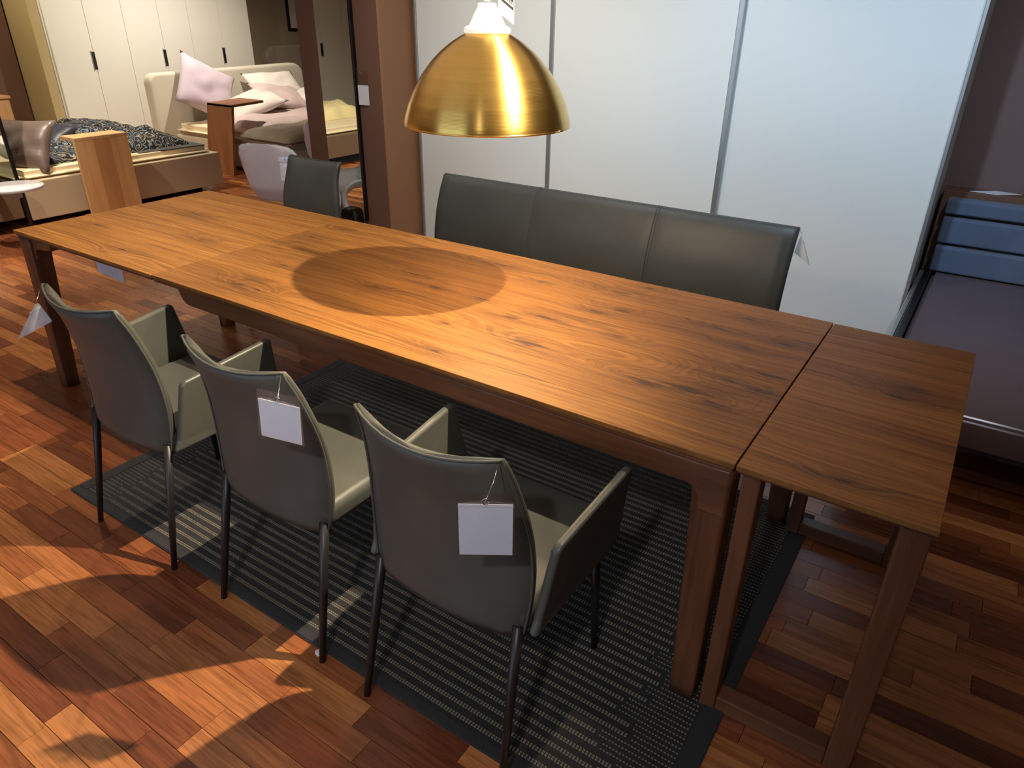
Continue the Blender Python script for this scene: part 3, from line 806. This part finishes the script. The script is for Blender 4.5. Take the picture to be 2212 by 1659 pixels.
# ------------------------------------------------------------------ white plastic chairs
def shell_chair(name, label, loc, rz):
    t = thing(name, label, 'chair', loc, rz, 'white plastic chairs')
    P_ = [(-.272, .815, .05), (-.271, .812, .12), (-.270, .80, .17), (-.266, .775, .205), (-.255, .72, .232), (-.228, .62, .246), (-.19, .50, .25), (-.13, .415, .245), (-.03, .385, .24), (.10, .39, .24), (.20, .39, .23), (.245, .355, .215), (.235, .29, .2), (.17, .2, .19), (.10, .12, .2), (.06, .05, .225), (.05, 0.0, .245)]
    # dense interpolation
    pts = []
    for a, b in zip(P_, P_[1:]):
        for k in range(4): f = k/4; pts.append(tuple(a[i]+(b[i]-a[i])*f for i in range(3)))
    pts.append(P_[-1])
    outer = []; inner = []; n = 16
    for i, (f, z, hw) in enumerate(pts):
        a = pts[max(i-1, 0)]; b = pts[min(i+1, len(pts)-1)]
        tx, tz = b[0]-a[0], b[1]-a[1]; L = math.hypot(tx, tz) or 1
        nx, nz = -tz/L, tx/L            # towards the sitter / upwards
        if nx*1+nz*1 < 0 and i < 40: pass
        ro = []; ri = []
        for k in range(n+1):
            u = k/n*2-1; lip = .075*abs(u)**5*min(1, i/22)
            ro.append((u*hw, f+nx*lip, z+nz*lip)); ri.append((u*hw*.97, f+nx*(lip+.011), z+nz*(lip+.011)))
        outer.append(ro); inner.append(ri)
    rings = [o_+i_[::-1] for o_, i_ in zip(outer, inner)]
    loft('shell', rings, 'white_gloss', t)
    return t
shell_chair('plastic_chair', 'white moulded plastic chair beside the grey side chair, at the far table end', (-.70, 2.06, 0), .3)
shell_chair('plastic_chair', 'second white plastic chair, mostly hidden between grey chair and brown pillar', (-1.25, 3.1, 0), .4)
price_sleeve('price_sleeve', 'clear sleeve with white card on the white plastic chair', (-.40, 1.80, .76), .5, .08, .15, 0, 0, .11, 0, (-.47, 1.87, .785))

# ------------------------------------------------------------------ bedroom display
def bed_base(t, x0, x1, y0, y1, z0, z1, mat):
    box('bed_frame', (x0, y0, z0), (x1, y1, z1), mat, t, .006)
    box('plinth', (x0+.15, y0+.15, 0), (x1-.15, y1-.15, z0), 'dark', t, .002)
# bed with paisley cover
b1 = thing('bed', 'cream lacquered bed with paisley quilt and navy pillows beyond the left table end', 'bed', (0, 0, 0))
bed_base(b1, -4.9, -2.95, 1.30, 3.10, .06, .36, 'bedcream')
bm = bmesh.new(); add_box(bm, (-4.86, 1.32, .33), (-3.0, 3.06, .43)); bmesh.ops.bevel(bm, geom=bm.edges[:], offset=.045, segments=9, affect='EDGES')
bm_obj('mattress', bm, 'mattress', b1, True)
tag(heap('quilt', -4.7, -3.13, 1.62, 2.93, .424, .17, 'paisley', None, 3, 40, .45, 3.4), 'black and grey paisley quilt bunched on the cream bed', 'quilt')
sh_ = prism('folded_sheet', [(-3.7, 2.45), (-3.06, 2.36), (-3.01, 3.0), (-3.6, 3.04)], 2, .426, .438, 'slate', None, .003); tag(sh_, 'dark grey folded sheet under the paisley quilt', 'sheet')
def put(o, loc, rot): o.location = loc; o.rotation_euler = rot
t = thing('pillow', 'bronze and navy satin pillow leaning at the left edge of the paisley bed', 'pillow'); put(t, (-3.3, 1.50, .585), (math.radians(62), 0, math.radians(24)))
p1 = pillow('cover', .62, .44, .16, 'bronze', t, 1, .03)
p1.data.materials.append(M['navy'])
for f in p1.data.polygons:
    if f.normal.z > 0: f.material_index = 1
t = thing('pillow', 'navy pillow with white piping lying beside the bronze satin pillow', 'pillow'); put(t, (-3.72, 1.86, .55), (math.radians(28), 0, math.radians(15)))
p2 = pillow('cover', .58, .44, .16, 'navy', t, 5, .03)
pts = []
n = 40
for k in range(n+1):
    a = 2*PI*k/n; c, d = math.cos(a), math.sin(a); e = .45
    pts.append((.262*math.copysign(abs(c)**e, c), .2*math.copysign(abs(d)**e, d), .0))
tube('piping', pts, .006, 'white_cloth', p2, 6)
# mirrored partition and the bed in front of it
pt = thing('mirror_partition', 'tall mirrored partition with dark edge at the left picture border, behind the pillows', 'mirror', (0, 1.275, 0))
box('mirror_pane', (-4.9, -.012, .0), (-2.965, -.006, 1.95), 'mirror', pt, 0)
box('backing', (-4.9, -.006, .0), (-2.96, .012, 1.95), 'frame_black', pt, .001)
box('side_edge', (-2.965, -.014, .0), (-2.95, .012, 1.95), 'frame_black', pt, .001)
b3 = thing('bed', 'cream mattress bed with darker taupe frame cut off by the left picture border', 'bed', (0, 0, 0))
bed_base(b3, -4.9, -2.93, -1.0, 1.24, .1, .34, 'bedtaupe')
bm = bmesh.new(); add_box(bm, (-4.86, -.96, .31), (-3.0, 1.2, .41)); bmesh.ops.bevel(bm, geom=bm.edges[:], offset=.045, segments=9, affect='EDGES')
bm_obj('mattress', bm, 'mattress', b3, True)
tag(heap('quilt', -4.6, -3.5, -.9, .0, .41, .16, 'yellow_cloth', None, 8, 26, .4), 'cream quilt rolled up on the taupe framed bed, seen in the tall mirror', 'quilt')
t = thing('pillow', 'white pillow on the bed at the left picture border', 'pillow'); put(t, (-3.35, 1.0, .50), (math.radians(35), 0, .1)); pillow('cover', .6, .5, .16, 'white_cloth', t, 9, .03)
rt = thing('bedside_tray', 'round white bedside tray held by the cream beds at the left border', 'tray', (-2.575, 1.075, .40))
lathe('disc', [(0, .025), (.195, .025), (.2, .02), (.2, .008), (.195, .003), (0, .003)], 'white_gloss', rt, 48)
box('bracket', (-.355, -.03, -.06), (.05, .03, .003), 'alu', rt, .003)
# C-shaped wooden bedside tables
ct = thing('bedside_table', 'pale beech C-shaped bedside table in front of the paisley bed', 'side table', (0, 0, 0), 0, 'C-shaped bedside tables')
for k, (a, b) in enumerate(((1.70, 1.85), (1.85, 1.99), (1.99, 2.14))):
    set_tone(box('plank', (-2.83, a, .03), (-2.80, b, .634), 'oak%d' % (k % 2), ct, .0008), .5)
box('top', (-3.02, 1.70, .635), (-2.80, 2.14, .662), 'oak', ct, .002)
box('foot', (-2.94, 1.70, .0), (-2.80, 2.14, .03), 'oak', ct, .002)
cz = thing('bedside_table', 'reddish cherry C-shaped bedside table beside the bed with pink linen', 'side table', (0, 0, 0), 0, 'C-shaped bedside tables')
V = [(-3.877, 3.57, 0), (-3.435, 3.57, 0), (-3.287, 3.57, .72), (-3.69, 3.57, .72)]; V += [(x, 3.6, z) for x, _, z in V]
mesh_obj('panel', V, [(0, 1, 2, 3), (7, 6, 5, 4), (0, 4, 5, 1), (1, 5, 6, 2), (2, 6, 7, 3), (3, 7, 4, 0)], 'cherry', cz)
prism('top', [(-3.69, 3.57), (-3.287, 3.57), (-3.42, 4.08), (-3.82, 4.08)], 2, .70, .726, 'cherry', cz, .002)
prism('foot', [(-3.877, 3.6), (-3.435, 3.6), (-3.435, 4.0), (-3.877, 4.0)], 2, .0, .025, 'cherry', cz, .002)
# bed with pink linen
b2 = thing('bed', 'upholstered cream bed with rounded headboard, pink and white linen', 'bed', (0, 0, 0))
hb = []
for k in range(25):
    pass
hpts = [(3.52, .05), (3.52, .80)]
for k in range(9): a = PI-PI/2*k/8; hpts.append((3.62+.10*math.cos(a), .86+.10*math.sin(a)))
for k in range(9): a = PI/2-PI/2*k/8; hpts.append((5.55+.16*math.cos(a), .83+.16*math.sin(a)))
hpts += [(5.71, .05)]
prism('headboard', hpts, 0, -4.72, -4.58, 'headboard', b2, .03, 3)
box('bed_frame', (-4.6, 3.72, .06), (-2.62, 5.6, .31), 'headboard', b2, .02, 3)
box('plinth', (-4.4, 3.9, 0), (-2.8, 5.4, .06), 'dark', b2, .002)
bm = bmesh.new(); add_box(bm, (-4.58, 3.70, .30), (-2.66, 5.58, .43)); bmesh.ops.bevel(bm, geom=bm.edges[:], offset=.06, segments=9, affect='EDGES')
bm_obj('mattress', bm, 'mattress', b2, True)
tag(heap('duvet', -4.45, -3.2, 3.95, 5.5, .425, .10, 'pink_cloth', None, 12, 30, .3), 'pale pink duvet on the cream upholstered bed', 'duvet')
tag(heap('throw_blanket', -3.35, -2.58, 3.66, 5.5, .40, .10, 'throw', None, 15, 26, .25, 3, .25), 'grey wool throw over the foot of the cream upholstered bed', 'blanket')
def pil(label, mat, loc, rot, L=.8, Wd=.6, T=.2, seed=0):
    t = thing('pillow', label, 'pillow', loc); t.rotation_euler = tuple(math.radians(a) for a in rot); pillow('cover', L, Wd, T, mat, t, seed, .035); return t
pil('large lilac pillow standing on edge against the cream headboard', 'lilac_cloth', (-4.36, 4.05, .79), (64, 28, 78), .66, .62, .2, 21)
pil('white pillow lying in front of the lilac pillow', 'white_cloth', (-4.12, 4.42, .60), (14, -16, 78), .78, .52, .18, 22)
pil('small pale pillow against the right part of the cream headboard', 'white_cloth', (-4.3, 5.0, .75), (40, 0, 84), .72, .5, .16, 23)
pil('pink pillow in the middle of the pillow pile', 'pink_cloth', (-4.1, 4.9, .66), (26, 8, 76), .7, .5, .16, 24)
pil('cream pillow at the right of the pile, cut off by the pillar', 'white_cloth', (-4.02, 5.25, .62), (20, -8, 80), .66, .48, .16, 25)
# white hinged wardrobe
def hinged(t, x, ys, z1, handles, depth=.55):
    box('carcass', (x-depth, ys[0]-.02, 0), (x-.022, ys[-1]+.02, z1+.02), 'wardbody', t, .002)
    for i, (a, b) in enumerate(zip(ys, ys[1:])):
        d = box('door', (x-.02, a+.002, .06), (x, b-.002, z1), 'whitedoor', t, .0015)
        if i in handles:
            yh = b if handles[i] > 0 else a
            s = handles[i]
            box('handle_recess', (x-.002, yh-s*.01-.022, .965), (x+.003, yh-s*.01+.022, 1.15), 'dark', d, .001)
            box('handle_lip', (x, yh-s*.01-.026, .955), (x+.012, yh-s*.01-.020, 1.16), 'alu', d, .001)
hw_ = thing('hinged_wardrobe', 'white hinged wardrobe with six doors and dark slot handles behind the beds', 'wardrobe', (0, 0, 0))
hinged(hw_, -5.5, [3.03, 3.47, 3.91, 4.36, 4.76, 5.21, 5.665], 2.35, {0: 1, 2: 1, 4: 1})
hw2 = thing('hinged_wardrobe', 'white wardrobe reflected in the tall mirror', 'wardrobe', (0, 0, 0))
hinged(hw2, -5.9, [-3.4, -2.9, -2.4, -1.9, -1.4], 2.35, {1: 1, 3: 1})
# far wall bits
struct(box('wall_alcove', (-6.6, 5.75, 0), (-6.1, 8.0, ZC), 'taupe', None, .002))
gh = thing('headboard', 'grey upholstered headboard with rounded corner standing against the taupe wall', 'headboard', (0, 0, 0))
hp = [(6.25, .0), (6.25, .95)]
for k in range(7): a = PI-PI/2*k/6; hp.append((6.43+.18*math.cos(a), .95+.18*math.sin(a)))
hp += [(7.9, 1.13), (7.9, 0)]
prism('panel', hp, 0, -6.08, -5.96, 'greyhead', gh, .03, 3)
pf = thing('picture', 'framed pale picture on the taupe wall behind the cream bed', 'picture', (0, 0, 0))
box('frame', (-6.10, 6.83, 1.32), (-6.07, 7.6, 2.2), 'frame_black', pf, .003)
box('print', (-6.072, 6.87, 1.36), (-6.064, 7.56, 2.16), 'picture', pf, 0)
cs = thing('drawer_chest', 'pale wood drawer chest at the left picture border behind the pillows', 'chest', (0, 0, 0))
box('carcass', (-6.05, 1.5, 0), (-5.62, 2.51, .72), 'oak', cs, .003)
box('top', (-6.06, 1.49, .72), (-5.6, 2.52, .745), 'oak', cs, .002)
for z in (.05, .27, .49): box('drawer', (-5.622, 1.52, z), (-5.6, 2.49, z+.21), 'oak', cs, .003)

# ------------------------------------------------------------------ low bed at the right
lb = thing('platform_bed', 'low dark mauve platform bed with blue grey stepped headboard at the right border', 'bed', (0, 0, 0))
for i, (z0, z1, yf) in enumerate(((.352, .492, 3.15), (.505, .642, 3.175), (.657, .735, 3.2))):
    box('headboard_cushion', (3.243-.004*i, yf, z0), (5.3, 3.30, z1), 'blue', lb, .012, 3)
box('headboard_core', (3.25, 3.23, .352), (5.29, 3.30, .72), 'dark', lb, 0)
box('headboard_back', (3.2, 3.3, .0), (5.34, 3.44, .765), 'brown', lb, .004)
bm = bmesh.new(); add_box(bm, (3.262, 1.38, .22), (5.28, 3.17, .35)); bmesh.ops.bevel(bm, geom=bm.edges[:], offset=.02, segments=3, affect='EDGES')
bm_obj('platform', bm, 'mauvelac', lb, True)
box('side_rail', (3.2, 1.45, .26), (3.222, 3.17, .345), 'alu', lb, .003)
box('side_rail', (3.226, 1.45, .25), (3.258, 3.17, .36), 'frame_black', lb, .003)
box('foot_bar', (3.3, 1.82, .0), (5.2, 1.985, .022), 'blue', lb, .003)
box('support', (3.5, 2.2, .0), (5.1, 3.1, .22), 'dark', lb, .003)
card = prism('info_card', [(3.32, 3.33), (3.45, 3.31), (3.56, 3.40), (3.44, 3.42)], 2, .766, .768, 'paper', None, 0); tag(card, 'white info card lying on the ledge behind the blue grey headboard', 'card')

fp = thing('felt_pad', 'small white felt pad on the floor by the middle chair leg', 'felt pad', (2.196, -.418, 0))
rings = []
for z, k in ((0, 1.0), (.004, 1.0), (.006, .8)):
    rings.append([(.016*k*math.cos(2*PI*q/20)*(1+.15*math.sin(4*PI*q/20)), .013*k*math.sin(2*PI*q/20), z) for q in range(20)])
loft('disc', rings, 'white_cloth', fp)
